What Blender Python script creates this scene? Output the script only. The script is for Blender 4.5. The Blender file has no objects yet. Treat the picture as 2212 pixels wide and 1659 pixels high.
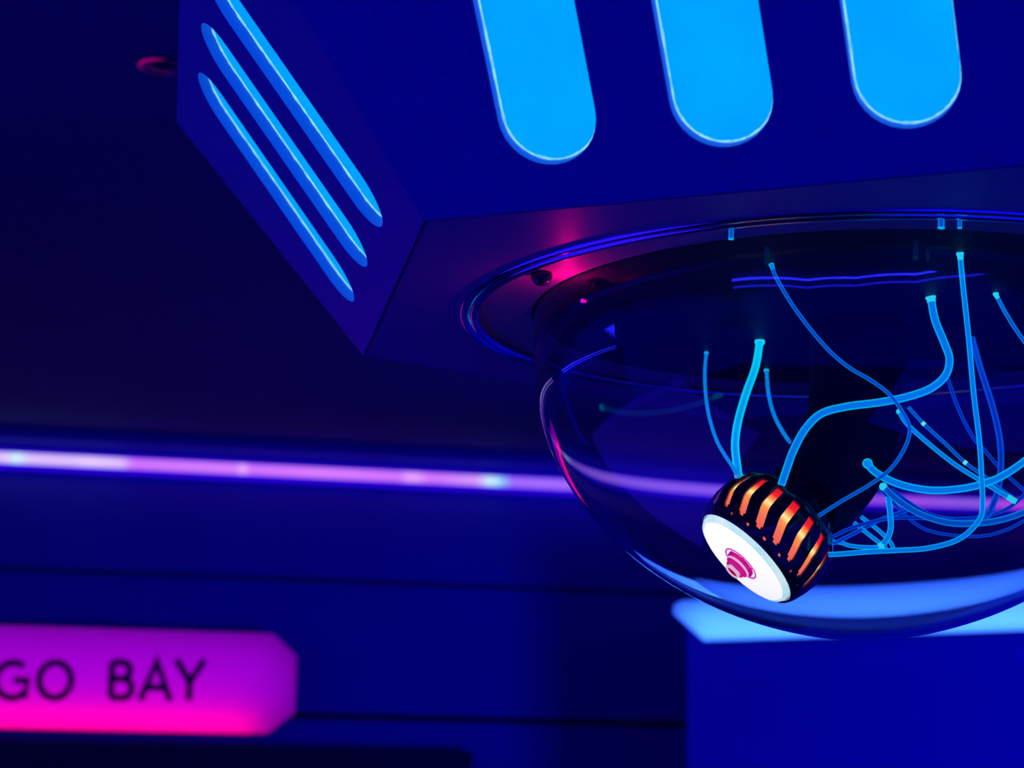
import bpy, bmesh, math, random
from mathutils import Vector, Matrix

# ------------------------------------------------------------------ camera, light, exposure
W, H = 2212, 1659
FOC = 4517.8                       # focal length in pixels of the 2212 px frame
PITCH, ROLL = 0.20154, 0.013715
EYE = Vector((0, 0, 1.5))
fw = Vector((0, math.cos(PITCH), math.sin(PITCH)))
r0 = Vector((1, 0, 0)); u0 = r0.cross(fw)
rt = r0 * math.cos(ROLL) + u0 * math.sin(ROLL)
up = rt.cross(fw)
sc = bpy.context.scene
C = sc.collection
cd = bpy.data.cameras.new('camera'); cam = bpy.data.objects.new('camera', cd); C.objects.link(cam)
cd.sensor_width = 36; cd.lens = FOC / W * 36
M = Matrix((rt, up, -fw)).transposed().to_4x4(); M.translation = EYE
cam.matrix_world = M
cd.dof.use_dof = True; cd.dof.focus_distance = 1.60; cd.dof.aperture_fstop = 8.5
cd.clip_start = 0.05; cd.clip_end = 100
sc.camera = cam

wd = bpy.data.worlds.new('world'); sc.world = wd; wd.use_nodes = True
wd.node_tree.nodes['Background'].inputs[0].default_value = (0.0008, 0.0008, 1, 1)
wd.node_tree.nodes['Background'].inputs[1].default_value = 0.60

def area(name, loc, aim, sx, sy, power, col, spread=180):
    l = bpy.data.lights.new(name, 'AREA'); l.shape = 'RECTANGLE'; l.size = sx; l.size_y = sy
    l.energy = power; l.color = col; l.spread = math.radians(spread)
    o = bpy.data.objects.new(name, l); C.objects.link(o); o.location = loc
    o.rotation_euler = (Vector(aim) - Vector(loc)).to_track_quat('-Z', 'Y').to_euler()
    return o
BLUE = (0.004, 0.004, 1.0)
area('fill_light_right', (2.8, .4, .5), (1.7, 6.0, 1.2), 1.2, 1.0, 25, BLUE, 70)  # added blue fill that brightens the partition
area('fill_light_low', (-1.3, 1.9, .25), (.15, 1.7, 2.1), 2.6, 2.6, 11, (.03, .006, 1.0), 120)  # added fill from low left for the lantern's underside and left facet
area('fill_light_floor', (1.3, .2, .25), (.6, 1.5, 2.1), 2.4, 2.4, 6, BLUE, 100)  # added blue fill from below for the underside

sc.view_settings.view_transform = 'Standard'
sc.view_settings.look = 'None'
sc.view_settings.exposure = 0
sc.view_settings.gamma = 1
sc.view_settings.use_curve_mapping = False
sc.cycles.use_denoising = True
sc.cycles.max_bounces = 16
sc.cycles.transmission_bounces = 14
sc.cycles.transparent_max_bounces = 16
sc.cycles.sample_clamp_indirect = 6

# ------------------------------------------------------------------ helpers
def ray(px, py):
    d = fw * FOC + rt * (px - W / 2) - up * (py - H / 2)
    return d / d.y                                 # one metre forward
def at(px, py, y): return EYE + ray(px, py) * y
def on_plane(px, py, p, n):
    d = ray(px, py); return EYE + d * ((p - EYE).dot(n) / d.dot(n))

def mat(name, base=(.5, .5, .5), rough=.5, metal=0, emis=None, strength=1, spec=.5, coat=0):
    m = bpy.data.materials.new(name); m.use_nodes = True
    b = m.node_tree.nodes['Principled BSDF']
    b.inputs['Base Color'].default_value = (*base, 1); b.inputs['Roughness'].default_value = rough
    b.inputs['Metallic'].default_value = metal; b.inputs['Specular IOR Level'].default_value = spec
    b.inputs['Coat Weight'].default_value = coat
    if emis:
        b.inputs['Emission Color'].default_value = (*emis, 1); b.inputs['Emission Strength'].default_value = strength
    return m
def add_noise(m, scale=30, amount=.25, bump=.0):
    """small wear / brushed unevenness of the paint"""
    nt = m.node_tree; b = nt.nodes['Principled BSDF']
    tc = nt.nodes.new('ShaderNodeTexCoord'); n = nt.nodes.new('ShaderNodeTexNoise'); n.inputs['Scale'].default_value = scale
    n.inputs['Detail'].default_value = 6
    nt.links.new(tc.outputs['Object'], n.inputs['Vector'])
    mx = nt.nodes.new('ShaderNodeMix'); mx.data_type = 'RGBA'
    base = b.inputs['Base Color'].default_value[:]
    mx.inputs[6].default_value = [c * (1 - amount) for c in base[:3]] + [1]
    mx.inputs[7].default_value = [min(1, c * (1 + amount)) for c in base[:3]] + [1]
    nt.links.new(n.outputs['Fac'], mx.inputs[0]); nt.links.new(mx.outputs[2], b.inputs['Base Color'])
    if bump:
        bp = nt.nodes.new('ShaderNodeBump'); bp.inputs['Strength'].default_value = bump; bp.inputs['Distance'].default_value = .002
        nt.links.new(n.outputs['Fac'], bp.inputs['Height']); nt.links.new(bp.outputs['Normal'], b.inputs['Normal'])
    return m

def link(name, me, m, parent=None, smooth=False):
    o = bpy.data.objects.new(name, me); C.objects.link(o)
    for x in (m if isinstance(m, (list, tuple)) else [m]): me.materials.append(x)
    if smooth:
        for p in me.polygons: p.use_smooth = True
        me.set_sharp_from_angle(angle=math.radians(38))
    if parent: o.parent = parent
    return o
def obj(name, bm, m, parent=None, smooth=False):
    me = bpy.data.meshes.new(name); bmesh.ops.recalc_face_normals(bm, faces=bm.faces) if bm.faces else None
    bm.to_mesh(me); bm.free()
    return link(name, me, m, parent, smooth)
def tag(o, label=None, cat=None, group=None, kind=None):
    if label: o['label'] = label
    if cat: o['category'] = cat
    if group: o['group'] = group
    if kind: o['kind'] = kind
    return o
def thing(name, label, cat, group=None, loc=(0, 0, 0)):
    o = bpy.data.objects.new(name, None); C.objects.link(o); o.location = loc; o.empty_display_size = .1
    return tag(o, label, cat, group)
def place(o, parent_loc):
    """geometry was made in world space: shift the child back under its Empty"""
    o.location = -Vector(parent_loc)

def smooth_path(pts, n=8):
    pts = [Vector(p) for p in pts]; P = [2 * pts[0] - pts[1]] + pts + [2 * pts[-1] - pts[-2]]; out = []
    for i in range(1, len(P) - 2):
        a, b, c, d = P[i - 1:i + 3]
        for k in range(n):
            t = k / n
            out.append(.5 * ((2 * b) + (c - a) * t + (2 * a - 5 * b + 4 * c - d) * t * t + (3 * b - a - 3 * c + d) * t ** 3))
    out.append(pts[-1]); return out
def sweep(bm, path, rad, seg=16, cap=True):
    """tube along a path, parallel-transport frame; rad = number or list"""
    path = [Vector(p) for p in path]; n = len(path); rings = []
    t = (path[1] - path[0]).normalized(); a = t.orthogonal().normalized()
    for i, p in enumerate(path):
        t2 = (path[min(i + 1, n - 1)] - path[max(i - 1, 0)]).normalized()
        a = (a - t2 * a.dot(t2)).normalized(); b = t2.cross(a)
        r = rad[i] if isinstance(rad, (list, tuple)) else rad
        rings.append([bm.verts.new(p + (a * math.cos(2 * math.pi * k / seg) + b * math.sin(2 * math.pi * k / seg)) * r) for k in range(seg)])
    for i in range(n - 1):
        for k in range(seg):
            bm.faces.new((rings[i][k], rings[i][(k + 1) % seg], rings[i + 1][(k + 1) % seg], rings[i + 1][k]))
    if cap: bm.faces.new(rings[0][::-1]); bm.faces.new(rings[-1])
    return rings
def hollow(bm, path, ro, ri, seg=16):
    """closed pipe with a bore"""
    A = sweep(bm, path, ro, seg, False); B = sweep(bm, path, ri, seg, False)
    for e in (0, -1):
        for k in range(seg):
            k2 = (k + 1) % seg; bm.faces.new((A[e][k], A[e][k2], B[e][k2], B[e][k]))
def lathe(bm, prof, seg=128, close=False, org=Vector((0, 0, 0)), X=Vector((1, 0, 0)), Y=Vector((0, 1, 0)), Z=Vector((0, 0, 1))):
    rings = []
    for r, z in prof:
        if r < 1e-6: rings.append([bm.verts.new(org + Z * z)])
        else: rings.append([bm.verts.new(org + X * (r * math.cos(2 * math.pi * k / seg)) + Y * (r * math.sin(2 * math.pi * k / seg)) + Z * z) for k in range(seg)])
    pairs = list(zip(rings, rings[1:])) + ([(rings[-1], rings[0])] if close else [])
    for A, B in pairs:
        for k in range(seg):
            k2 = (k + 1) % seg
            if len(A) == 1 and len(B) == 1: continue
            if len(A) == 1: bm.faces.new((A[0], B[k2], B[k]))
            elif len(B) == 1: bm.faces.new((A[k], A[k2], B[0]))
            else: bm.faces.new((A[k], A[k2], B[k2], B[k]))
def box(bm, p, ex, ey, ez):
    """box from a corner and three edge vectors"""
    v = [bm.verts.new(p + ex * i + ey * j + ez * k) for i in (0, 1) for j in (0, 1) for k in (0, 1)]
    for f in ((0, 1, 3, 2), (4, 6, 7, 5), (0, 4, 5, 1), (2, 3, 7, 6), (0, 2, 6, 4), (1, 5, 7, 3)): bm.faces.new([v[i] for i in f])
def prism(bm, pts, dz):
    a = [bm.verts.new(p) for p in pts]; b = [bm.verts.new(p + dz) for p in pts]
    bm.faces.new(a); bm.faces.new(b[::-1]); n = len(a)
    for i in range(n): bm.faces.new((a[i], a[(i + 1) % n], b[(i + 1) % n], b[i]))

# ------------------------------------------------------------------ materials
M_wall = add_noise(mat('painted_wall_panel', (.05, .05, .40), .75), 3, .12)
M_ceil = add_noise(mat('dark_matte_ceiling', (.006, .006, .24), .9), 3, .15)
M_floor = mat('dark_floor', (.08, .08, .1), .6)
M_groove = mat('black_joint', (.03, .03, .05), .9)
M_part = add_noise(mat('pale_partition_paint', (.05, .06, .62), .7), 2, .08)
M_body = add_noise(mat('blue_grey_board', (.06, .07, .44), .55), 60, .12, .25)
M_under = add_noise(mat('underside_board', (.24, .20, .38), .5), 60, .08)
M_white = mat('blue_cut_edge', (.14, .34, 1.0), .5)
M_black = mat('black_matte', (.004, .002, .05), .7, spec=.1)
M_blackdisc = mat('black_inner_plate', (.006, .004, .06), .6, spec=.08)
M_gloss = mat('gloss_black_plastic', (.015, .015, .03), .12, coat=.6)
M_bead = mat('polished_ring', (.80, .70, .90), .10, metal=1.0)

def emit(name, col, s=1.0, noise=None):
    m = bpy.data.materials.new(name); m.use_nodes = True; nt = m.node_tree; nt.nodes.clear()
    o = nt.nodes.new('ShaderNodeOutputMaterial'); e = nt.nodes.new('ShaderNodeEmission')
    e.inputs[0].default_value = (*col, 1); e.inputs[1].default_value = s
    nt.links.new(e.outputs[0], o.inputs[0])
    if noise:
        tc = nt.nodes.new('ShaderNodeTexCoord'); n = nt.nodes.new('ShaderNodeTexNoise'); n.inputs['Scale'].default_value = noise[0]
        n.inputs['Detail'].default_value = 5
        nt.links.new(tc.outputs['Object'], n.inputs['Vector'])
        r = nt.nodes.new('ShaderNodeValToRGB'); r.color_ramp.elements[0].position = .3; r.color_ramp.elements[1].position = .7
        r.color_ramp.elements[0].color = (*noise[1], 1); r.color_ramp.elements[1].color = (*noise[2], 1)
        nt.links.new(n.outputs['Fac'], r.inputs[0]); nt.links.new(r.outputs[0], e.inputs[0])
    return m
M_diff = emit('lit_cyan_diffuser', (.0, .36, 1), 1.0, (14, (.0, .335, 1), (.0, .40, 1)))
M_glue = emit('bright_glue_bead', (.16, .66, 1), 1.0, (120, (.10, .50, 1), (.32, .85, 1)))

def tube_mat(name, edge, core, k=1.0, lo=.17, hi=.42):
    """clear fluorescing plastic tube: thick walls seen edge-on glow more than the hollow middle"""
    m = bpy.data.materials.new(name); m.use_nodes = True; nt = m.node_tree; nt.nodes.clear()
    o = nt.nodes.new('ShaderNodeOutputMaterial'); e = nt.nodes.new('ShaderNodeEmission'); g = nt.nodes.new('ShaderNodeBsdfGlossy')
    g.inputs['Roughness'].default_value = .15; g.inputs[0].default_value = (.06, .06, .08, 1)
    lw = nt.nodes.new('ShaderNodeLayerWeight'); lw.inputs[0].default_value = .5
    r = nt.nodes.new('ShaderNodeValToRGB')
    r.color_ramp.elements[0].position = lo; r.color_ramp.elements[0].color = (*core, 1)
    r.color_ramp.elements[1].position = hi; r.color_ramp.elements[1].color = (*edge, 1)
    nt.links.new(lw.outputs['Facing'], r.inputs[0]); nt.links.new(r.outputs[0], e.inputs[0]); e.inputs[1].default_value = k
    a = nt.nodes.new('ShaderNodeAddShader'); nt.links.new(e.outputs[0], a.inputs[0]); nt.links.new(g.outputs[0], a.inputs[1])
    nt.links.new(a.outputs[0], o.inputs[0]); return m
T_cyan = tube_mat('fluorescent_tube_cyan', (.0, .55, 1), (.0, .20, .85))
T_bright = tube_mat('fluorescent_tube_bright', (.0, .80, 1), (.0, .28, .95), 1.0, .30, .58)
T_blue = tube_mat('fluorescent_tube_blue', (.0, .10, .80), (.0, .02, .42))
T_mid = tube_mat('fluorescent_tube_mid', (.0, .26, .85), (.0, .07, .55))
M_clip = emit('bright_tube_end', (.02, .75, 1), 1.0)

def glass():
    m = bpy.data.materials.new('clear_acrylic'); m.use_nodes = True; nt = m.node_tree; nt.nodes.clear()
    o = nt.nodes.new('ShaderNodeOutputMaterial'); g = nt.nodes.new('ShaderNodeBsdfGlass'); g.inputs['IOR'].default_value = 1.46
    g.inputs['Roughness'].default_value = 0.0; g.inputs[0].default_value = (.93, .93, .97, 1)
    nt.links.new(g.outputs[0], o.inputs[0]); return m
M_glass = glass()

# ------------------------------------------------------------------ the room
ROOM_TOP = 1.5 + 6.41 * (ray(0, 915).z)                    # ceiling height
pA = at(0, 988, 6.40); yB = 6.40 * ray(0, 988).z / ray(1240, 1048).z; pB = at(1240, 1048, yB)
wd_dir = (pB - pA); wd_dir.z = 0; wd_dir.normalize()
wall_n = Vector((wd_dir.y, -wd_dir.x, 0))                  # towards the camera
Zv = Vector((0, 0, 1))
wall_p = pA - wall_n * .05
def wallpt(px, py, off=0): return on_plane(px, py, wall_p + wall_n * off, wall_n)
p0 = Vector((wall_p.x, wall_p.y, 0)) - wd_dir * 2.6
bm = bmesh.new(); box(bm, p0 - wall_n * .12, wd_dir * 8.5, wall_n * .12, Zv * ROOM_TOP)
tag(obj('wall_back', bm, M_wall), kind='structure')
bm = bmesh.new(); box(bm, Vector((-5, -3, ROOM_TOP)), Vector((11, 0, 0)), Vector((0, 13, 0)), Zv * .1)
tag(obj('ceiling', bm, M_ceil), kind='structure')
bm = bmesh.new(); box(bm, Vector((-5, -3, -.1)), Vector((11, 0, 0)), Vector((0, 13, 0)), Zv * .1)
tag(obj('floor', bm, M_floor), kind='structure')

def rail(name, py, h, d, m, x0=-2.6, ln=8.5, px=0):
    z = wallpt(px, py).z
    b = bmesh.new(); q = Vector((wall_p.x, wall_p.y, z - h / 2)) + wd_dir * x0; box(b, q, wd_dir * ln, wall_n * d, Zv * h)
    return tag(obj(name, b, m), kind='structure')
rail('trim_1', 945, .020, .05, M_wall)                     # ledge above the light tube
rail('trim_2', 1228, .012, .004, M_groove)
rail('trim_3', 1531, .022, .006, M_groove)
rail('trim_4', 1640, .10, .10, M_groove, ln=4.1)

# partition that carries the pale blue sign
qz = at(1488, 1400, 6.0)
q1 = at(1520, 1385, 5.75); y2 = 5.75 * ray(1520, 1385).z / ray(2212, 1362).z; q2 = at(2212, 1362, y2)
pd = (q2 - q1); pd.z = 0; pd.normalize(); pn = Vector((pd.y, -pd.x, 0))
if pn.y > 0: pn = -pn
pp = q1 - pn * .06
def parpt(px, py, off=0): return on_plane(px, py, pp + pn * off, pn)
e0 = parpt(1484, 1500); top_z = parpt(1600, 1300).z
bm = bmesh.new(); box(bm, Vector((e0.x, e0.y, 0)), pd * 3.2, -pn * .45, Zv * top_z)
tag(obj('wall_right', bm, M_part), kind='structure')

# ------------------------------------------------------------------ light tube along the wall
def led_mat():
    m = bpy.data.materials.new('led_tube_glow'); m.use_nodes = True; nt = m.node_tree; nt.nodes.clear()
    o = nt.nodes.new('ShaderNodeOutputMaterial'); e = nt.nodes.new('ShaderNodeEmission')
    tc = nt.nodes.new('ShaderNodeTexCoord'); s = nt.nodes.new('ShaderNodeSeparateXYZ'); r = nt.nodes.new('ShaderNodeValToRGB')
    nt.links.new(tc.outputs['Generated'], s.inputs[0]); nt.links.new(s.outputs[0], r.inputs[0])
    L = LED_LEN; S0 = LED_S0
    cr = r.color_ramp; pink = (.62, .16, 1); vio = (.36, .14, 1); lav = (.72, .50, 1); white = (.60, .95, 1); mag = (.50, .10, 1)
    stops = [(0, lav), (12, lav), (38, white), (60, lav), (168, lav), (182, (.8, .6, 1)), (262, (.72, .48, 1)), (285, pink), (510, (.66, .2, 1)), (520, (.9, .5, 1)), (532, pink),
             (700, (.7, .2, 1)), (868, pink), (882, (.85, .4, 1)), (930, pink), (1030, (.66, .3, 1)), (1062, white), (1085, (.2, .5, 1)), (1100, vio), (1250, vio), (1500, vio), (1700, (.42, .1, 1)), (1900, (.4, .1, 1)), (1960, mag), (2110, vio), (2212, (.75, .07, 1))]
    while len(cr.elements) > 1: cr.elements.remove(cr.elements[-1])
    first = True
    for px, c in stops:
        pos = (wallpt(px, 988 + px * .0484, .05) - S0).dot(wd_dir) / L
        if first: cr.elements[0].position = pos; cr.elements[0].color = (*c, 1); first = False
        else: el = cr.elements.new(pos); el.color = (*c, 1)
    e.inputs[1].default_value = 1.0
    nt.links.new(r.outputs[0], e.inputs[0]); nt.links.new(e.outputs[0], o.inputs[0]); return m
LED_S0 = pA - wd_dir * 1.6; LED_LEN = 6.4
led = thing('led_tube', 'long violet and pink glowing light tube running along the back wall', 'light tube', loc=LED_S0)
rotz = math.atan2(wd_dir.y, wd_dir.x)
led.rotation_euler = (0, 0, rotz)
bm = bmesh.new(); sweep(bm, [Vector((LED_LEN * i / 8, 0, 0)) for i in range(9)], .0172, 20)
obj('glowing_tube', bm, led_mat(), led, True)
bm = bmesh.new(); box(bm, Vector((0, .022, -.03)), Vector((LED_LEN, 0, 0)), Vector((0, .022, 0)), Vector((0, 0, .06)))
o = obj('glow_strip', bm, emit('painted_blue_glow', (.03, .0, .9), .8), led)  # blue wall glow around the tube, put in as an emissive strip
tag(o, 'deep blue wall glow made as a glowing strip')

# light tubes high on the far side of the room, behind the viewer (seen mirrored in the dome)
far = [(-3.6, -1.6), (-2.15, -3.5), (-.65, -4.0), (1.18, -3.7), (2.5, -2.6), (3.25, -1.27), (3.9, .1)]
zt = 1.5 + 1.05
M_deep = emit('deep_blue_tube', (.015, .015, 1), 50)
for dz0, lab in ((.055, 'deep blue light tube high behind the viewer, mirrored in the upper dome'),):
    bm = bmesh.new(); sweep(bm, [Vector((x, y, zt + dz0)) for x, y in far], .009, 8)
    tag(obj('led_tube', bm, M_deep), lab, 'light tube')
# blue tube on the left wall, seen mirrored along the dome's left edge
lw = [(-4.0, 5.55), (-4.75, 4.2), (-5.0, 2.4)]
bm = bmesh.new(); sweep(bm, [Vector((x, y, 2.54)) for x, y in lw], .018, 8)
tag(obj('led_tube', bm, emit('left_blue_tube', (.012, .012, 1), 26)), 'deep blue light tube on the left wall, mirrored along the left edge of the dome', 'light tube')
bm = bmesh.new(); A = Vector((-4.2, 5.65, 0)); B = Vector((-5.2, 3.9, 0)); t = B - A; nn = Vector((t.y, -t.x, 0)).normalized() * .1
if nn.x > 0: nn = -nn
box(bm, A + nn * .2, t * 2.0, nn, Zv * ROOM_TOP)
tag(obj('wall_left', bm, M_wall), kind='structure')
bm = bmesh.new()
for (a, b) in zip(far, far[1:]):
    A = Vector((*a, zt + .10)); B = Vector((*b, zt + .10)); t = (B - A); nn = Vector((t.y, -t.x, 0)).normalized()
    box(bm, A, t, nn * .1, Zv * .12)
tag(obj('trim_5', bm, M_wall), kind='structure')

# ------------------------------------------------------------------ signs (real light boxes: lamps behind a translucent sheet)
def trans_mat(name, col):
    m = bpy.data.materials.new(name); m.use_nodes = True; nt = m.node_tree; nt.nodes.clear()
    o = nt.nodes.new('ShaderNodeOutputMaterial'); t = nt.nodes.new('ShaderNodeBsdfTranslucent'); t.inputs[0].default_value = (*col, 1)
    d = nt.nodes.new('ShaderNodeBsdfDiffuse'); d.inputs[0].default_value = (*[c * .4 for c in col], 1)
    a = nt.nodes.new('ShaderNodeMixShader'); a.inputs[0].default_value = .15
    nt.links.new(t.outputs[0], a.inputs[1]); nt.links.new(d.outputs[0], a.inputs[2]); nt.links.new(a.outputs[0], o.inputs[0]); return m
M_sheet = trans_mat('translucent_sign_sheet', (.9, .9, .95))
M_letter = mat('dark_sign_letters', (.02, .01, .05), .6)
M_signbox = mat('sign_housing', (.10, .10, .14), .7)

def light_box(name, label, corners, n, dirx, depth, lamps):
    """corners: outline in world space, on the sheet's plane"""
    org = sum(corners, Vector()) / len(corners)
    root = thing(name, label, 'sign', loc=org)
    b = bmesh.new(); prism(b, [p - org for p in corners], -n * .004); obj('light_panel', b, M_sheet, root)
    b = bmesh.new()                                        # open-fronted tray
    k = len(corners); f = [b.verts.new(p - org - n * .004) for p in corners]; g = [b.verts.new(p - org - n * depth) for p in corners]
    for i in range(k): b.faces.new((f[i], f[(i + 1) % k], g[(i + 1) % k], g[i]))
    b.faces.new(g)
    obj('housing', b, M_signbox, root)
    for (loc, sx, sy, pw, col) in lamps:
        l = bpy.data.lights.new('sign_lamp', 'AREA'); l.shape = 'RECTANGLE'; l.size = sx; l.size_y = sy; l.energy = pw; l.color = col
        o = bpy.data.objects.new('sign_lamp', l); C.objects.link(o); o.parent = root
        R = Matrix((dirx, Zv, dirx.cross(Zv))).transposed()
        # area lamps shine along -Z local: point to the sheet (+n)
        zz = -n; xx = dirx; yy = zz.cross(xx)
        o.matrix_local = Matrix.Translation(loc - org) @ Matrix((xx, yy, zz)).transposed().to_4x4()
    return root, org
sg = .13
S = lambda px, py: wallpt(px, py, sg)
zt_, zb_ = S(590, 1369).z, S(578, 1585).z
zc1, zc2 = S(640, 1417).z, S(636, 1540).z
def wl(px, py, z): q = S(px, py); return Vector((q.x, q.y, z))
xl = S(-420, 1465)
corn = [wl(590, 1370, zt_), wl(641, 1417, zc1), wl(637, 1540, zc2), wl(578, 1585, zb_), Vector((xl.x, xl.y, zb_)), Vector((xl.x, xl.y, zt_))]
def inb(px, py, off): return on_plane(px, py, wall_p + wall_n * (sg - off), wall_n)
MAG = (1, .0, .42); PUR = (.42, .0, 1)
sign, so = light_box('wall_sign', 'magenta lit wall sign with dark letters GO BAY and clipped corners', corn, wall_n, wd_dir, .10,
    [(inb(80, 1572, .075), 1.3, .05, 1.9, (1, .0, .12)), (inb(100, 1460, .09), 1.5, .26, 1.35, (.58, 0, 1))])
sign_x = wd_dir
def arc(cx, cy, rx, ry, a0, a1, n=22): return [(cx + rx * math.cos(math.radians(a0 + (a1 - a0) * k / n)), cy + ry * math.sin(math.radians(a0 + (a1 - a0) * k / n))) for k in range(n + 1)]
GLYPH = {   # centre lines of the strokes in letter widths / heights
 'G': [arc(.53, .5, .45, .43, 52, 322) + [(.90, .20), (.90, .50), (.55, .50)]],
 'O': [arc(.5, .5, .42, .43, 0, 360, 40)],
 'B': [[(.11, .07), (.11, .93)], [(.11, .93), (.50, .93)] + arc(.52, .73, .27, .20, 90, -90, 12) + [(.11, .53)], [(.50, .53)] + arc(.54, .30, .34, .23, 90, -90, 14) + [(.11, .07)]],
 'A': [[(.06, .0), (.50, .95), (.94, .0)], [(.22, .32), (.78, .32)]],
 'Y': [[(.05, 1.0), (.50, .45), (.95, 1.0)], [(.50, .48), (.50, .0)]]}
for ch, pxl, pxr in (('G', -16, 66), ('O', 78, 160), ('B', 234, 292), ('A', 300, 374), ('Y', 376, 443)):
    zlo, zhi = S(pxl, 1513).z, S(pxl, 1424).z
    a = S(pxl, 1470); b = S(pxr, 1470); wdt = (b - a).length; hgt = zhi - zlo; hw = .088 * hgt
    bm = bmesh.new()
    for st in GLYPH[ch]:
        q = [(x * wdt, y * hgt) for x, y in st]; L_, R2 = [], []
        closed = math.hypot(q[0][0] - q[-1][0], q[0][1] - q[-1][1]) < 1e-6
        for k, p in enumerate(q):
            pa = q[k - 1] if k else (q[-2] if closed else q[0]); pb = q[k + 1] if k < len(q) - 1 else (q[1] if closed else q[-1])
            t1 = Vector((p[0] - pa[0], p[1] - pa[1])); t2 = Vector((pb[0] - p[0], pb[1] - p[1]))
            t1 = t1.normalized() if t1.length > 1e-9 else t2.normalized(); t2 = t2.normalized() if t2.length > 1e-9 else t1
            m_ = Vector((-(t1.y + t2.y), t1.x + t2.x)).normalized(); c_ = max(.45, m_.dot(Vector((-t1.y, t1.x))))
            L_.append((p[0] + m_.x * hw / c_, p[1] + m_.y * hw / c_)); R2.append((p[0] - m_.x * hw / c_, p[1] - m_.y * hw / c_))
        def V3(p, d): return Vector((a.x, a.y, zlo)) + sign_x * p[0] + Zv * p[1] + wall_n * d - so
        vs = [[bm.verts.new(V3(p, d)) for p in side] for side in (L_, R2) for d in (.0005, .005)]
        for k in range(len(q) - 1):
            for A_, B_ in ((0, 2), (1, 3), (0, 1), (2, 3)): bm.faces.new((vs[A_][k], vs[A_][k + 1], vs[B_][k + 1], vs[B_][k]))
        if not closed:
            for k in (0, -1): bm.faces.new((vs[0][k], vs[1][k], vs[3][k], vs[2][k]))
    obj('letter', bm, M_letter, sign)

# pale blue sign over the partition
R_ = lambda px, py: parpt(px, py, .06)
zlo = R_(1525, 1385).z; zmid = R_(1455, 1325).z; zup = R_(1490, 1272).z; ztop = zup + .0
def pl(px, py, z): q = R_(px, py); return Vector((q.x, q.y, z))
rgt = R_(2900, 1350)
ztop = R_(1600, 1292).z
corn = [pl(1472, 1290, ztop), Vector((rgt.x, rgt.y, ztop)), Vector((rgt.x, rgt.y, zlo)), pl(1522, 1385, zlo), pl(1455, 1325, zmid), pl(1457, 1306, R_(1457, 1306).z)]
def inp(px, py, off): return on_plane(px, py, pp + pn * (.06 - off), pn)
sign2, so2 = light_box('wall_sign', 'blank pale blue lit sign panel with clipped corner behind the dome', corn, pn, pd, .055,
    [(inp(2100, 1352, .03), 2.4, .012, .45, (.10, .45, 1)), (inp(2100, 1322, .05), 2.4, (ztop - zlo) * .6, 5.0, (.03, .14, 1))])

# ------------------------------------------------------------------ recessed downlight in the ceiling
dz_ = ROOM_TOP; dy = (dz_ - 1.5) / ray(352, 138).z; dc = at(352, 138, dy)
dl = thing('downlight', 'small round recessed ceiling light with a red glinting rim', 'ceiling light', loc=dc)
bm = bmesh.new()
lathe(bm, [(.034 + .005 * math.cos(a), -.004 + .004 * math.sin(a)) for a in [2 * math.pi * k / 12 for k in range(12)]], 48, True)
obj('trim_ring', bm, mat('red_tinted_ring', (.7, .05, .25), .25, metal=1), dl, True)
bm = bmesh.new(); lathe(bm, [(.031, -.003), (.024, -.006), (.012, -.010), (0, -.012)], 48)
obj('lens', bm, mat('dark_red_lens', (.20, .02, .08), .15, coat=.5), dl, True)
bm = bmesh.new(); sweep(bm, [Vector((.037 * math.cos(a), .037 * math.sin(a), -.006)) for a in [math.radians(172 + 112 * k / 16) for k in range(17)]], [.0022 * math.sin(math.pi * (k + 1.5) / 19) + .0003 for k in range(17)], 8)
tag(obj('glint_arc', bm, emit('painted_red_glint', (.32, .0, .20), 1), dl, True), 'red pink rim glint made as a glowing arc')  # glint on the rim, put in as emission

# ------------------------------------------------------------------ hexagonal lantern
SC = .45
HC = EYE + Vector((.63413, 3.75549, .89455)) * SC          # centre of its underside
PSI = -3.50562
R_B, R_T, HT = 1.0 * SC, 1.45448 * SC, .54028 * SC
def hexp(k, R, z): a = PSI + k * math.pi / 3; return Vector((R * math.cos(a), R * math.sin(a), z))
lantern = thing('hexagonal_lantern', 'big dark blue hexagonal hanging lantern with cyan slots and a clear dome', 'lantern', loc=HC)
TH = .010
def slot_outline(uc, hw, v0, v1, n=16, grow=0):
    hw = hw + grow; pts = []
    for k in range(n + 1): a = math.pi + math.pi * k / n; pts.append((uc + hw * math.cos(a), v0 - grow + hw + hw * math.sin(a)))
    for k in range(n + 1): a = math.pi * k / n; pts.append((uc + hw * math.cos(a), v1 + grow - hw + hw * math.sin(a)))
    return pts
def spline(cu, pts):
    s = cu.splines.new('POLY'); s.points.add(len(pts) - 1); s.use_cyclic_u = True
    for p, q in zip(s.points, pts): p.co = (q[0], q[1], 0, 1)
slots = [(-.2675 * SC, .0765 * SC, .069 * SC, .600 * SC), (-.001 * SC, .0765 * SC, .069 * SC, .598 * SC), (.2655 * SC, .0765 * SC, .069 * SC, .598 * SC)]
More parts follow.
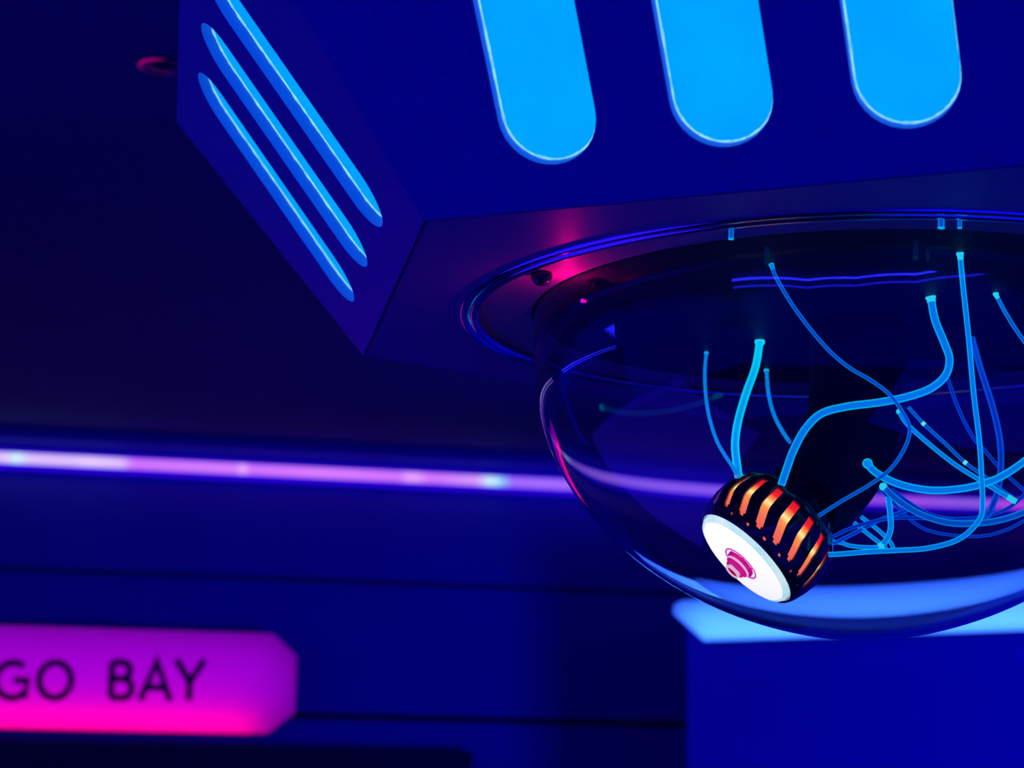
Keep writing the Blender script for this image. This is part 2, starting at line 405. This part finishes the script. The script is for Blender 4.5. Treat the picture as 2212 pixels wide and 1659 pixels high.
for k in range(6):
    A, B, TA, TB = hexp(k, R_B, 0), hexp(k + 1, R_B, 0), hexp(k, R_T, HT), hexp(k + 1, R_T, HT)
    O = (A + B) / 2; u = (B - A).normalized(); v = ((TA + TB) / 2 - O); L = v.length; v.normalize(); n = u.cross(v)   # n: outward
    if n.dot(Vector((O.x, O.y, 0))) < 0: n = -n
    cu = bpy.data.curves.new('panel', 'CURVE'); cu.dimensions = '2D'; cu.fill_mode = 'BOTH'; cu.extrude = TH / 2
    hb, ht = R_B / 2, R_T / 2
    spline(cu, [(-hb, 0), (hb, 0), (ht, L), (-ht, L)])
    for s in slots: spline(cu, slot_outline(*s))
    to = bpy.data.objects.new('t', cu); me = bpy.data.meshes.new_from_object(to); bpy.data.objects.remove(to)
    def T(x, y, z): return O + u * x + v * y + n * z
    miter = .62                                             # inner face is smaller so neighbouring boards meet at a mitre
    for vv in me.vertices:
        x, y, z = vv.co
        on_edge = abs(abs(x) - (hb + (ht - hb) * y / L)) < 1e-4
        if z < 0 and on_edge: x -= math.copysign(TH * miter, x)
        vv.co = T(x, y, z - TH / 2)
    panel = link('side_panel', me, [M_body, M_white], lantern)
    me.update()
    for p in me.polygons:
        if abs(p.normal.dot(n)) < .5:
            c = p.center - O; x, y = c.dot(u), c.dot(v)
            if .05 * SC < y < .61 * SC and abs(x) < .36 * SC: p.material_index = 1
    for s in slots:
        b = bmesh.new()
        o1 = slot_outline(*s, grow=.003)
        prism(b, [T(x, y, -TH) for x, y in o1], -n * .003)
        d = obj('slot_diffuser', b, M_diff, panel)
        random.seed(int(k * 10 + s[0] * 100)); b = bmesh.new()
        o2 = slot_outline(*s, n=40, grow=-.0007)
        # straight sides need more points for the uneven bead
        dense = []
        for i, p in enumerate(o2):
            q = o2[(i + 1) % len(o2)]; dd = math.hypot(q[0] - p[0], q[1] - p[1]); m_ = max(1, int(dd / .006))
            for j in range(m_): dense.append((p[0] + (q[0] - p[0]) * j / m_, p[1] + (q[1] - p[1]) * j / m_))
        path = [T(x, y, -TH + .0006) for x, y in dense]; path.append(path[0])
        rad = [.0006 + .0006 * random.random() ** 2 for _ in path]; rad[-1] = rad[0]
        sweep(b, path, rad, 8, False)
        obj('glue_bead', b, M_glue, d, True)
# underside board with a round opening, top board and hanging rod
cu = bpy.data.curves.new('under', 'CURVE'); cu.dimensions = '2D'; cu.fill_mode = 'BOTH'; cu.extrude = .004
spline(cu, [(hexp(k, R_B - .004, 0).x, hexp(k, R_B - .004, 0).y) for k in range(6)])
spline(cu, [(.73 * SC * .985 * math.cos(2 * math.pi * k / 96), .73 * SC * .985 * math.sin(2 * math.pi * k / 96)) for k in range(96)])
to = bpy.data.objects.new('t', cu); me = bpy.data.meshes.new_from_object(to); bpy.data.objects.remove(to)
for vv in me.vertices: vv.co.z += .004
link('bottom_panel', me, M_under, lantern)
bm = bmesh.new(); prism(bm, [hexp(k, R_T - .012, HT - .006) for k in range(6)], Zv * .008)
obj('top_panel', bm, M_body, lantern)
bm = bmesh.new(); sweep(bm, [Vector((0, 0, HT)), Vector((0, 0, ROOM_TOP - HC.z))], .02, 24)
obj('hanging_rod', bm, M_black, lantern, True)
def torus(name, R, r, z, m, parent=lantern, sz=1.0):
    b = bmesh.new(); lathe(b, [(R + r * math.cos(2 * math.pi * k / 16), z + r * sz * math.sin(2 * math.pi * k / 16)) for k in range(16)], 160, True)
    return obj(name, b, m, parent, True)
torus('outer_ring', .7245 * SC, .0085 * SC, .001, M_bead)
torus('inner_ring', .7055 * SC, .0085 * SC, .0, M_bead)
bm = bmesh.new(); lathe(bm, [(.708 * SC, .003), (.60 * SC, .003), (.60 * SC, .006), (.708 * SC, .006)], 160, True)
obj('flange', bm, add_noise(mat('satin_flange', (.30, .26, .30), .6), 8, .1), lantern)
bm = bmesh.new(); lathe(bm, [(.60 * SC, .004), (0, .004), (0, .008), (.60 * SC, .008)], 128)
obj('inner_plate', bm, M_blackdisc, lantern)

# clear dome: collar plus super-ellipsoid bowl, thicker at the bottom
def dome_profile(R, D, n, z0, zt_):
    pr = [(R * 1.012, zt_), (R * 1.008, zt_ * .6 + z0 * .4), (R * 1.003, z0 * .85)]
    N = 44
    for i in range(N + 1):
        t = math.pi / 2 * i / N
        pr.append((R * max(0, math.cos(t)) ** (2 / n) if i < N else 0, z0 - D * math.sin(t) ** (2 / n)))
    return pr
outer = dome_profile(.5895 * SC, .4654 * SC, 1.859, -.1202 * SC, .0045)
inner = []
for i, (r, z) in enumerate(outer):
    a = outer[max(i - 1, 0)]; b = outer[min(i + 1, len(outer) - 1)]
    if i == len(outer) - 1: tx, tz = -1, 0
    else: tx, tz = b[0] - a[0], b[1] - a[1]
    l_ = math.hypot(tx, tz); nx, nz = tz / l_, -tx / l_        # inward
    f = max(0, min(1, -z / (.58 * SC))); th = (.0065 - .003 * f) * SC
    if i == 0: nx, nz = -1, 0
    inner.append((max(0, r + nx * th) if i < len(outer) - 1 else 0, z + nz * th))
bm = bmesh.new(); lathe(bm, outer + inner[::-1], 160, False)
o_ = [v for v in bm.verts]
# close the top rim
n_o = 160
bmesh.ops.remove_doubles(bm, verts=bm.verts, dist=1e-7)
be = [e for e in bm.edges if e.is_boundary]
bmesh.ops.bridge_loops(bm, edges=be)
dome = obj('clear_dome', bm, M_glass, lantern, True)

# little glossy screw cap on the flange
kp = on_plane(1170, 598, HC + Vector((0, 0, -.0)), Zv) - HC
bm = bmesh.new(); lathe(bm, [(.0085, .002), (.0085, 0), (.0070, -.004), (.004, -.0065), (0, -.0075)], 32)
for vv in bm.verts: vv.co += kp
obj('screw_cap', bm, M_gloss, lantern, True)
def point(name, loc, pw, col, r, parent):
    l = bpy.data.lights.new(name, 'POINT'); l.energy = pw; l.color = col; l.shadow_soft_size = r
    o = bpy.data.objects.new(name, l); C.objects.link(o); o.parent = parent; o.location = loc; return o
point('added_red_light', kp + Vector((.020, .006, -.016)), .07, (1, .0, .20), .0015, lantern)  # added red light for the glow patch on the flange

# ------------------------------------------------------------------ spotlight inside the dome
YL = 3.70 * SC
fc = at(1614, 1202, YL)                                     # centre of its face
vd = ray(1614, 1202).normalized(); vr = vd.cross(Vector((0, 0, 1))).normalized(); vu = vr.cross(vd)
nc = (-vr * .670 - vu * .670 - vd * .318).normalized()      # direction it shines
ax = -nc                                                    # face -> back
PXM = YL * 1.018 / FOC                                      # metres per pixel there
X1 = ax.cross(Vector((0, 0, 1))).normalized(); Y1 = ax.cross(X1).normalized()
spot = thing('spotlight', 'round dark finned spotlight with glowing orange slots and white face inside the dome', 'spotlight', loc=fc)
LEN = 153 * PXM
RF = 120 * PXM
def prof(t):    # shell radius along the axis, t = 0 front .. 1 back
    pts = [(0, 1.06), (.05, 1.10), (.12, 1.13), (.25, 1.17), (.40, 1.20), (.55, 1.19), (.70, 1.15), (.82, 1.10), (.92, 1.03), (1.0, .92)]
    for (a, ra), (b, rb) in zip(pts, pts[1:]):
        if t <= b: return (ra + (rb - ra) * (t - a) / (b - a)) * RF
    return pts[-1][1] * RF
NS = 18; SUB = 12; ts = [0, .03, .06, .085, .12, .15, .19, .25, .32, .40, .48, .56, .64, .72, .78, .83, .88, .92, .96, 1.0]
def skew(t): return (-.50 * min(t, .45) - .12 * max(0, t - .45)) * 1.0
bm = bmesh.new(); grid = []
for t in ts:
    row = []
    for j in range(NS * SUB):
        a = 2 * math.pi * j / (NS * SUB) + skew(t)
        row.append(bm.verts.new(ax * (LEN * t - .002) + (X1 * math.cos(a) + Y1 * math.sin(a)) * prof(t)))
    grid.append(row)
for i in range(len(ts) - 1):
    for j in range(NS * SUB):
        s = j % SUB; tm = (ts[i] + ts[i + 1]) / 2
        if .15 < tm < .19 and s in (1, 2, 3): continue
        if .19 < tm < .83 and s < 5: continue
        if .085 < tm < .12 and s in (7, 8): continue
        bm.faces.new((grid[i][j], grid[i][(j + 1) % (NS * SUB)], grid[i + 1][(j + 1) % (NS * SUB)], grid[i + 1][j]))
M_shell = mat('glossy_dark_casting', (.045, .010, .04), .18, metal=.0, coat=.8)
shell = obj('housing', bm, M_shell, spot, True)
md = shell.modifiers.new('thickness', 'SOLIDIFY'); md.thickness = .0028; md.offset = -1
for vi in (): pass
# back plate with stepped rings
bm = bmesh.new(); lathe(bm, [(prof(1.0), LEN - .002), (prof(1) * .86, LEN + .004), (prof(1) * .80, LEN + .003), (prof(1) * .70, LEN + .008), (0, LEN + .008)], 96, org=Vector((0, 0, 0)), X=X1, Y=Y1, Z=ax)
obj('back_plate', bm, M_shell, spot, True)
# glowing heart behind the slots
def core_mat():
    m = bpy.data.materials.new('hot_orange_core'); m.use_nodes = True; nt = m.node_tree; nt.nodes.clear()
    o = nt.nodes.new('ShaderNodeOutputMaterial'); e = nt.nodes.new('ShaderNodeEmission'); tc = nt.nodes.new('ShaderNodeTexCoord')
    d = nt.nodes.new('ShaderNodeVectorMath'); d.operation = 'DOT_PRODUCT'; d.inputs[1].default_value = ax
    mm = nt.nodes.new('ShaderNodeMath'); mm.operation = 'DIVIDE'; mm.inputs[1].default_value = LEN
    r = nt.nodes.new('ShaderNodeValToRGB'); cr = r.color_ramp
    nt.links.new(tc.outputs['Object'], d.inputs[0]); nt.links.new(d.outputs['Value'], mm.inputs[0]); nt.links.new(mm.outputs[0], r.inputs[0])
    cr.elements[0].position = .10; cr.elements[0].color = (1.0, .10, .09, 1)
    cr.elements[1].position = .86; cr.elements[1].color = (.55, .0, .02, 1)
    for p, c in ((.30, (1, .17, .10)), (.44, (1.1, .32, .07)), (.52, (1.5, .95, .35)), (.58, (1.2, .35, .08)), (.66, (1, .02, .03))):
        el = cr.elements.new(p); el.color = (*c, 1)
    nt.links.new(r.outputs[0], e.inputs[0]); e.inputs[1].default_value = 1.15; nt.links.new(e.outputs[0], o.inputs[0]); return m
bm = bmesh.new(); lathe(bm, [(RF * .80, LEN * .02), (RF * 1.0, LEN * .10), (RF * 1.08, LEN * .45), (RF * 1.02, LEN * .8), (RF * .8, LEN * .95)], 96, X=X1, Y=Y1, Z=ax)
o = obj('glowing_core', bm, core_mat(), spot, True); tag(o, 'orange and red glowing heart seen through the slots')
# white face: thick lens in a rim
M_face = emit('white_hot_face', (1, .98, 1), 1.35)
M_facerim = emit('pale_cyan_lens_edge', (.42, .86, .95), 1.1, (60, (.40, .85, 1), (.85, 1, 1)))
bm = bmesh.new(); lathe(bm, [(RF * .93, -.0045), (RF * .90, -.0062), (RF * .60, -.0072), (0, -.0075)], 96, X=X1, Y=Y1, Z=ax)
lens = obj('lens_face', bm, M_face, spot, True); tag(lens, 'white glowing lens')
bm = bmesh.new(); lathe(bm, [(RF * 1.0, .001), (RF * 1.0, -.0025), (RF * .97, -.0048), (RF * .93, -.0052), (RF * .925, -.004)], 96, X=X1, Y=Y1, Z=ax)
obj('lens_rim', bm, M_facerim, spot, True)
# pink hub of nested rings in the middle of the face
M_hub = emit('pink_hub', (.80, .0, .26), 1.0, (90, (.55, .0, .22), (1, .02, .40)))
M_hubring = emit('pale_pink_hub_ring', (1, .62, .85), 1.0)
M_hubred = emit('red_hub_centre', (.50, .0, .05), 1.0)
z0 = -.0072
bm = bmesh.new(); lathe(bm, [(RF * 0.366, z0 + .0002), (RF * 0.364, z0 - .0008), (RF * 0.336, z0 - .0008), (RF * 0.329, z0 + .0002)], 64, X=X1, Y=Y1, Z=ax)
obj('hub_ring', bm, emit('violet_pink_ring', (.85, .12, .75), 1.0), spot, True)
bm = bmesh.new(); lathe(bm, [(RF * 0.287, z0 + .0005), (RF * 0.275, z0 - .0020), (RF * 0.244, z0 - .0024), (RF * 0.232, z0 - .0050), (RF * 0.201, z0 - .0054), (RF * 0.189, z0 - .0078), (RF * 0.146, z0 - .0082)], 64, X=X1, Y=Y1, Z=ax)
hub = obj('hub', bm, M_hub, spot, True)
bm = bmesh.new(); lathe(bm, [(RF * (.238 + .011 * math.cos(a)), z0 - .0040 + .0010 * math.sin(a)) for a in [2 * math.pi * k / 12 for k in range(12)]], 64, True, X=X1, Y=Y1, Z=ax)
obj('hub_band', bm, M_hubring, hub, True)
bm = bmesh.new(); lathe(bm, [(RF * (.132 + .018 * math.cos(a)), z0 - .0100 + .0012 * math.sin(a)) for a in [2 * math.pi * k / 12 for k in range(12)]], 64, True, X=X1, Y=Y1, Z=ax)
obj('hub_lip', bm, M_hubring, hub, True)
bm = bmesh.new(); lathe(bm, [(RF * 0.120, z0 - .0098), (RF * 0.060, z0 - .0095), (0, z0 - .0093)], 64, X=X1, Y=Y1, Z=ax)
obj('hub_centre', bm, M_hubred, hub, True)
for a_ in (.6, 1.7, 2.8, 3.9, 5.0, 6.0):
    bm = bmesh.new(); lathe(bm, [(.0016, z0 + .0005), (.0016, z0 - .0012), (.0008, z0 - .0018), (0, z0 - .0018)], 16, org=(X1 * math.cos(a_) + Y1 * math.sin(a_)) * RF * 0.268, X=X1, Y=Y1, Z=ax)
    obj('hub_screw', bm, M_hub, spot, True)
# black arm from the plate down to the back of the lamp
back = fc + ax * LEN
ytop = (HC.z - EYE.z) / ray(1848, 640).z
arm = [at(1850, 640, 3.80 * SC)]
arm[0] = Vector((arm[0].x, arm[0].y, HC.z + .003))
arm += [at(1848, 760, 3.80 * SC), at(1846, 880, 3.80 * SC), at(1832, 955, 3.80 * SC), at(1800, 1020, 3.79 * SC), at(1757, 1068, 3.77 * SC), back + ax * .004]
sp_ = smooth_path(arm, 6)
rad_px = [100, 102, 102, 104, 102, 96, 88]
rr = []
for i in range(len(rad_px) - 1):
    for k in range(6): rr.append((rad_px[i] + (rad_px[i + 1] - rad_px[i]) * k / 6) * PXM)
rr.append(rad_px[-1] * PXM)
bm = bmesh.new(); sweep(bm, [p - fc for p in sp_], rr, 40)
obj('mounting_arm', bm, M_black, spot, True)
# ------------------------------------------------------------------ plastic tubes
GRP = 'clear glowing plastic tubes inside the dome'
tubes = [
 ('thin tube left of the thick upright one, cyan top and blue tail reaching the spotlight', T_mid, 8, [(1525,760),(1522,800),(1524,850),(1532,900),(1548,950),(1566,982),(1582,1006),(1590,1022)], (None, 3.66), True),
 ('thick bright cyan tube rising from the top of the spotlight', T_bright, 18, [(1641,735),(1632,790),(1611,850),(1594,910),(1588,960),(1593,1010),(1596,1030)], (None, 3.70), True),
 ('short thin blue tube just right of the thick upright one, ending above the spotlight', T_mid, 9, [(1655,798),(1660,850),(1672,895),(1690,930),(1706,954)], (None, 3.72), True),
 ('long thin tube crossing diagonally over the thick looping one and curling back to the spotlight', T_mid, 8, [(1666,570),(1680,605),(1720,670),(1780,745),(1830,790),(1880,820),(1920,850),(1950,890),(1965,925),(1955,965),(1925,1010),(1880,1045),(1820,1080),(1768,1113)], (None, 3.52), True),
 ('thick cyan tube looping in a big S over the black arm', T_cyan, 17, [(2010,640),(2020,690),(2040,740),(2051,775),(2042,810),(2010,838),(1960,856),(1900,868),(1830,877),(1775,892),(1740,925),(1715,970),(1700,1010),(1688,1046)], (None, 3.60), True),
 ('long straight tube dropping from the plate and bending left under the others to the spotlight', T_cyan, 11, [(2073,547),(2080,620),(2092,730),(2103,850),(2115,950),(2120,1030),(2122,1080),(2118,1115),(2095,1145),(2060,1168),(2000,1183),(1940,1187),(1880,1190),(1816,1195),(1790,1196)], (None, 3.60), True),
 ('dark blue tube hanging close behind the long straight one', T_blue, 14, [(2100,728),(2120,800),(2145,880),(2160,950),(2162,1010),(2155,1060),(2140,1100),(2130,1115)], (None, 3.72), False),
 ('thin tube leaving the plate at the right and running out down to the right', T_mid, 9, [(2150,633),(2175,680),(2212,735),(2262,800),(2300,860)], (None, 3.70), True),
 ('tube with a bright plug end, descending to the right from beside the black arm', T_cyan, 10, [(1942,888),(1960,915),(2000,952),(2060,1000),(2115,1035),(2160,1062),(2195,1083)], (3.70, 3.68), False),
 ('thin tube with two bright bead joints, running down to the right', T_mid, 8, [(1962,878),(1995,914),(2040,955),(2085,998),(2130,1030),(2160,1055),(2190,1075)], (3.74, 3.72), False),
 ('thick cyan tube sagging in a wide arc across the right side', T_cyan, 16, [(1874,1000),(1890,1018),(1930,1040),(1980,1054),(2030,1058),(2090,1052),(2140,1038),(2180,1018),(2225,985),(2270,940)], (3.60, 3.64), False),
 ('thin blue tube passing behind the long straight one toward the lower right', T_blue, 8, [(2048,818),(2070,880),(2100,940),(2130,975),(2165,1015),(2212,1058),(2250,1090)], (3.84, 3.80), False),
 ('double blue tube sagging just below the violet wall light', T_mid, 14, [(1908,1050),(1940,1080),(1990,1110),(2050,1128),(2110,1129),(2160,1122),(2212,1105),(2262,1076)], (3.68, 3.70), False),
 ('blue tube lying along the upper side of the double sagging one', T_blue, 8, [(1925,1055),(1965,1085),(2010,1110),(2060,1119),(2130,1114),(2180,1095),(2215,1066),(2250,1030)], (3.76, 3.76), False),
 ('thin blue tube sagging lowest, below the double one', T_blue, 7, [(1896,1050),(1930,1085),(1975,1128),(2010,1146),(2060,1155),(2120,1157),(2170,1145),(2212,1124),(2250,1098)], (3.80, 3.78), False),
 ('short cyan upright tube bowed in the tangle right of the spotlight', T_cyan, 13, [(1919,1072),(1923,1110),(1924,1140),(1916,1163),(1903,1178)], (3.72, 3.72), False),
 ('short cyan tube slanting down into the tangle, the left one of two', T_cyan, 9, [(1845,1128),(1870,1148),(1906,1176)], (3.74, 3.72), False),
 ('short cyan tube slanting down into the tangle, the right one of two', T_cyan, 9, [(1860,1115),(1895,1142),(1922,1168),(1932,1188)], (3.79, 3.77), False),
 ('blue tube arching from the back of the spotlight, the upper one', T_blue, 8, [(1782,1165),(1799,1158),(1840,1139),(1900,1122),(1950,1117),(2010,1119),(2060,1122)], (3.72, 3.74), False),
 ('blue tube arching from the back of the spotlight, the lower one', T_blue, 9, [(1790,1176),(1808,1169),(1850,1148),(1900,1122),(1945,1106),(1975,1095)], (3.70, 3.77), False),
 ('short cyan tube lying flat right at the back of the spotlight', T_cyan, 9, [(1793,1168),(1816,1171),(1840,1178),(1880,1181),(1916,1178)], (3.72, 3.72), False),
]
for i, (lab, m, wpx, pts, (ya, yb), cap) in enumerate(tubes):
    if ya is None: ya = (HC.z + .003 - EYE.z) / ray(*pts[0]).z / SC
    ds = [0]
    for p, q in zip(pts, pts[1:]): ds.append(ds[-1] + math.hypot(q[0] - p[0], q[1] - p[1]))
    w3 = []
    for p, d_ in zip(pts, ds):
        t = d_ / ds[-1]; t = t ** .8
        w3.append(at(p[0], p[1], (ya + (yb - ya) * t) * SC))
    path = smooth_path(w3, 7); org = path[0].copy()
    r = wpx / 2 * 3.68 * SC * 1.02 / FOC
    root = thing('plastic_tube', lab, 'tube', GRP, loc=org)
    b = bmesh.new(); P = [p - org for p in path]; Q = P[::-1]
    hollow(b, P, r, r * .62)
    obj('tube_wall', b, m, root, True)
    # flared sleeve where it leaves the plate or a plug at its end
    if cap:
        d0 = (P[1] - P[0]).normalized(); b = bmesh.new()
        sweep(b, [P[0] - d0 * .0002, P[0] + d0 * .0012, P[0] + d0 * .002, P[0] + d0 * .0045], [r * 1.30, r * 1.35, r * 1.12, r * 1.1], 16)
        obj('end_sleeve', b, M_clip if wpx > 8 else T_cyan, root, True)
    elif i in (8, 10, 12, 15, 17):
        b = bmesh.new(); bmesh.ops.create_uvsphere(b, u_segments=16, v_segments=10, radius=r * (1.25 if i != 10 else 1.35), matrix=Matrix.Translation(P[0] if i in (8, 10, 12) else P[-1]))
        obj('end_plug', b, M_clip if i != 10 else T_bright, root, True)
        if i == 8:
            b = bmesh.new(); sweep(b, [P[-1] - (P[-1] - P[-2]).normalized() * .008, P[-1]], r * 1.25, 16); obj('end_plug', b, M_clip, root, True)
    if i == 9:
        for (bx, by) in ((1996, 916), (2086, 999)):
            k = min(range(len(path)), key=lambda j: ((path[j] - at(bx, by, 3.73 * SC)).length))
            b = bmesh.new(); t_ = (P[k + 1] - P[k - 1]).normalized(); sweep(b, [P[k] - t_ * .0015, P[k] + t_ * .0015], r * 1.2, 16)
            obj('bead_joint', b, emit('bead', (.15, .95, .95), 1), root, True)
# tube reflections on the flange, built as short stubs between ring and dome
for px, w_, lab in ((1580, 11, 'short cyan tube reflection built as a stub on the rim, the one alone on the left'), (2034, 14, 'short cyan tube reflection built as a stub on the rim, left and wider of the close pair'), (2074, 9, 'short cyan tube reflection built as a stub on the rim, right and narrower of the close pair')):
    ty, by = (488, 517) if px == 1580 else (465, 493)
    a = on_plane(px, ty, HC, Zv); yy = (a - EYE).y
    b_ = at(px - 1, by, yy); r = w_ / 2 * yy * 1.02 / FOC
    root = tag(thing('tube_reflection', lab, 'tube', 'tube reflections built as stubs on the rim', loc=a)) 
    b = bmesh.new(); hollow(b, [Vector((0, 0, .004)), (b_ - a) * .5, b_ - a], r, r * .6)
    obj('tube_wall', b, T_mid, root, True)
    b = bmesh.new(); sweep(b, [(b_ - a) * .93, b_ - a], r * 1.12, 16, True); obj('end_sleeve', b, T_cyan, root, True)
